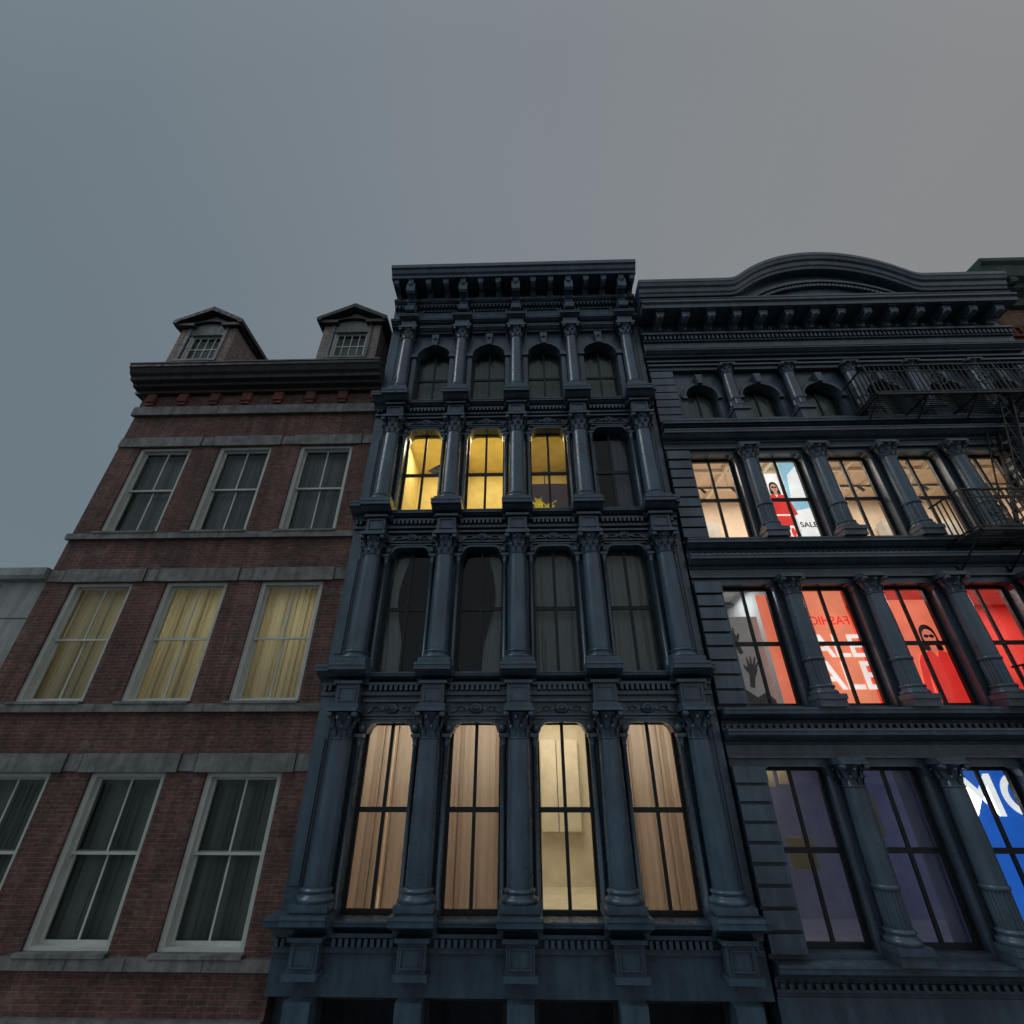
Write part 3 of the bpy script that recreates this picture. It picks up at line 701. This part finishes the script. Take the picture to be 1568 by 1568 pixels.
for dx in (-10.26,-5.48):
    D=B("dormer_walls",SID); tr=B("dormer_trim",CORN); pn=B("dormer_pediment",GTRIM)
    y0=9.95; hb=.93; zb,ze=15.9,18.62; ww=.56
    D.box(dx-hb,dx-ww,y0,13.2,zb,ze); D.box(dx+ww,dx+hb,y0,13.2,zb,ze)
    D.box(dx-ww,dx+ww,y0,y0+.2,zb,17.0); pn.box(dx-ww,dx+ww,y0-.0,y0+.25,18.2,ze)
    pn.box(dx-ww-.1,dx-ww+.0,y0-.04,y0+.02,16.9,ze-.1); pn.box(dx+ww,dx+ww+.1,y0-.04,y0+.02,16.9,ze-.1)
    pn.sweepy([(dx-hb,ze),(dx+hb,ze),(dx,ze+.52)],y0+.02,13.2)
    tr.ring(dx,ze-1.05,1.20,1.27,pi/2-.62,pi/2+.62,y0-.09,y0+.03,16)
    tr.sweepy([(dx-hb-.22,ze-.06),(dx-hb-.22,ze+.08),(dx,ze+.74),(dx+hb+.22,ze+.08),(dx+hb+.22,ze-.06),(dx+hb+.1,ze-.06),(dx+hb+.06,ze+.02),(dx,ze+.56),(dx-hb-.06,ze+.02),(dx-hb-.1,ze-.06)],y0-.22,13.2)
    tr.box(dx-hb-.18,dx-ww+.1,y0-.16,y0+.01,ze-.12,ze+.0); tr.box(dx+ww-.1,dx+hb+.18,y0-.16,y0+.01,ze-.12,ze+.0)
    tr.box(dx+hb,dx+hb+.12,y0,13.2,ze-.14,ze-.04)
    FR.box(dx-ww,dx-ww+.06,y0+.05,y0+.2,17.0,18.2); FR.box(dx+ww-.06,dx+ww,y0+.05,y0+.2,17.0,18.2)
    sash(FR,GL,dx-ww+.06,dx+ww-.06,17.05,18.2,y0+.1,4,2,.045,.025)
    pn.box(dx-ww-.12,dx+ww+.12,y0-.08,y0+.05,16.93,17.02)
    B("dormer_curtain",CURT_G).curtain(dx-ww,dx+ww,17.0,18.5,y0+.4,.02,8)
B.finish(("window_glass",))

# ================================================================== PALE CONCRETE BUILDING, BUFF BRICK BUILDING
B=Bld("concrete_building")
W=B("walls",CONC); W.box(-17,-11.02,9.8,18,0,9.55)
for z in (8.68,7.55,6.4,5.2,4.0): B("joints",CORN).box(-17,-11.03,9.795,9.82,z,z+.02)
for x in (-12.1,-13.4,-14.7,-16): B("joints",CORN).box(x,x+.015,9.794,9.82,.3,9.5)
B("coping",CONC).sweepx([(9.8,9.55),(9.66,9.58),(9.62,9.66),(9.62,9.84),(18,9.88),(18,9.55)],-17,-11.01)
B.finish()
B=Bld("buff_brick_building")
W=B("walls",BRICKY); C=B("cornice",COPPER); xl,xr=14.43,22
W.box(xl,15.2,9.75,10.1,0.1,19); W.box(16.2,xr,9.75,10.1,.1,19)
for z0,z1 in ((.1,3.5),(5.6,7.2),(9.3,10.9),(13.0,14.4),(16.2,19)): W.box(15.2,16.2,9.75,10.1,z0,z1)
W.plate([(15.2,15.7)]+[(15.7-.5*cos(pi*t/12),15.7+.5*sin(pi*t/12)) for t in range(1,12)]+[(16.2,15.7)],16.2,9.76,10.1)
K=B("brick_trim",BRICKR); K.ring(15.7,15.7,.5,.72,0,pi,9.70,9.76,16)
K.box(xl,xr,9.68,9.75,17.4,17.5); K.box(xl,xr,9.66,9.75,17.0,17.08)
for j in range(30): K.box(xl+.1+j*.25,xl+.2+j*.25,9.66,9.75,17.09,17.39)
K.box(xl,xr,9.68,9.75,14.2,14.4)
FRb=B("window_frames",CORN); GLb=B("window_glass",GLASS)
for z0,z1 in ((3.5,5.6),(7.2,9.3),(10.9,13.0),(14.4,16.2)): sash(FRb,GLb,15.2,16.2,z0,z1,9.9,2,2); B("rooms",DARKROOM).room(15,16.4,10.11,12,z0-.1,z1+.1)
W.box(xl,xr,10.1,20,18.9,19); W.box(xl,xl+.3,10.1,20,0,18.9)
C.sweepx([(9.75,18.3),(9.6,18.3),(9.55,18.6),(9.3,18.75),(9.28,18.95),(9.1,19.05),(9.05,19.5),(8.95,19.6),(8.95,19.75),(10.2,19.85),(10.2,18.3)],xl-.0,xr)
for j in range(12): scroll(C,xl+.1+j*.6,xl+.3+j*.6,9.6,9.1,18.62,19.03)
B.finish(("window_glass",))

# ================================================================== GROUND
def sheet(name,x0,x1,y0,y1,z,mat,h=None):
    m=MB()
    if h: m.box(x0,x1,y0,y1,z-h,z)
    else: m.add([(x0,y0,z),(x1,y0,z),(x1,y1,z),(x0,y1,z)],[(0,1,2,3)])
    return m.obj(name,mat,None)
sheet("ground",-600,600,-600,600,-.02,ASPH)
sheet("road",-300,300,-6.5,5.8,0,ASPH)
sheet("sidewalk",-60,60,5.8,9.9,.15,PAVE,.2)
sheet("sidewalk",-60,60,-10.5,-6.5,.15,PAVE,.2)
m=MB()
for j in range(-10,11): m.box(j*6,j*6+3,-.45,-.33,.003,.006)
m.obj("road_marking",plain("white_road_paint",(.7,.7,.68)),None)

# ================================================================== WORLD, SUN, CAMERA
w=bpy.data.worlds.new("World"); sc.world=w; w.use_nodes=True; nt=w.node_tree
bg=nt.nodes["Background"]
sky=node(nt,"ShaderNodeTexSky",sky_type='NISHITA',sun_disc=False,sun_elevation=radians(42),sun_rotation=radians(248))
sky.air_density=1.5; sky.dust_density=3
hs=node(nt,"ShaderNodeHueSaturation"); hs.inputs["Saturation"].default_value=.35; hs.inputs["Value"].default_value=.25; nt.links.new(sky.outputs[0],hs.inputs["Color"])
tc=node(nt,"ShaderNodeTexCoord")
sp=node(nt,"ShaderNodeSeparateXYZ"); nt.links.new(tc.outputs["Generated"],sp.inputs[0])
mr=node(nt,"ShaderNodeMapRange"); mr.inputs[1].default_value=-.7; mr.inputs[2].default_value=.6; nt.links.new(sp.outputs[0],mr.inputs[0])
cl=ramp(nt,mr.outputs[0],[(0,(1.55,2.02,2.40)),(.45,(2.15,2.47,2.74)),(1,(2.60,2.66,2.74))])
cn=ramp(nt,noise(nt,1.1,3,.5,vec=tc.outputs["Generated"]),[(.3,(.97,.97,.98)),(.7,(1.03,1.03,1.03))])
cl=mix(nt,1,cl,cn,'MULTIPLY')
# overcast dusk: sky behind the viewer boosted, added to brighten facades and columns
my=node(nt,"ShaderNodeMapRange"); my.inputs[1].default_value=.25; my.inputs[2].default_value=-.7; my.inputs[3].default_value=1.0; my.inputs[4].default_value=1.6; nt.links.new(sp.outputs[1],my.inputs[0])
cl=mix(nt,1,cl,my.outputs[0],'MULTIPLY')
fin=mix(nt,.92,hs.outputs[0],cl)
nt.links.new(fin,bg.inputs[0]); bg.inputs[1].default_value=.1
s=bpy.data.lights.new("sun",'SUN'); s.energy=.5; s.angle=radians(20); s.color=(.93,.97,1)
so=bpy.data.objects.new("sun",s); sc.collection.objects.link(so)
so.rotation_euler=(radians(48),0,radians(-68))
cd=bpy.data.cameras.new("camera"); cd.sensor_width=36; cd.lens=36*707/1568; cd.clip_end=2000; cd.clip_start=.05
co=bpy.data.objects.new("camera",cd); co.location=(0,0,5.6); co.rotation_euler=(radians(120),0,radians(1.5)); sc.collection.objects.link(co)
sc.camera=co
sc.view_settings.view_transform='Standard'; sc.view_settings.look='None'; sc.view_settings.exposure=0
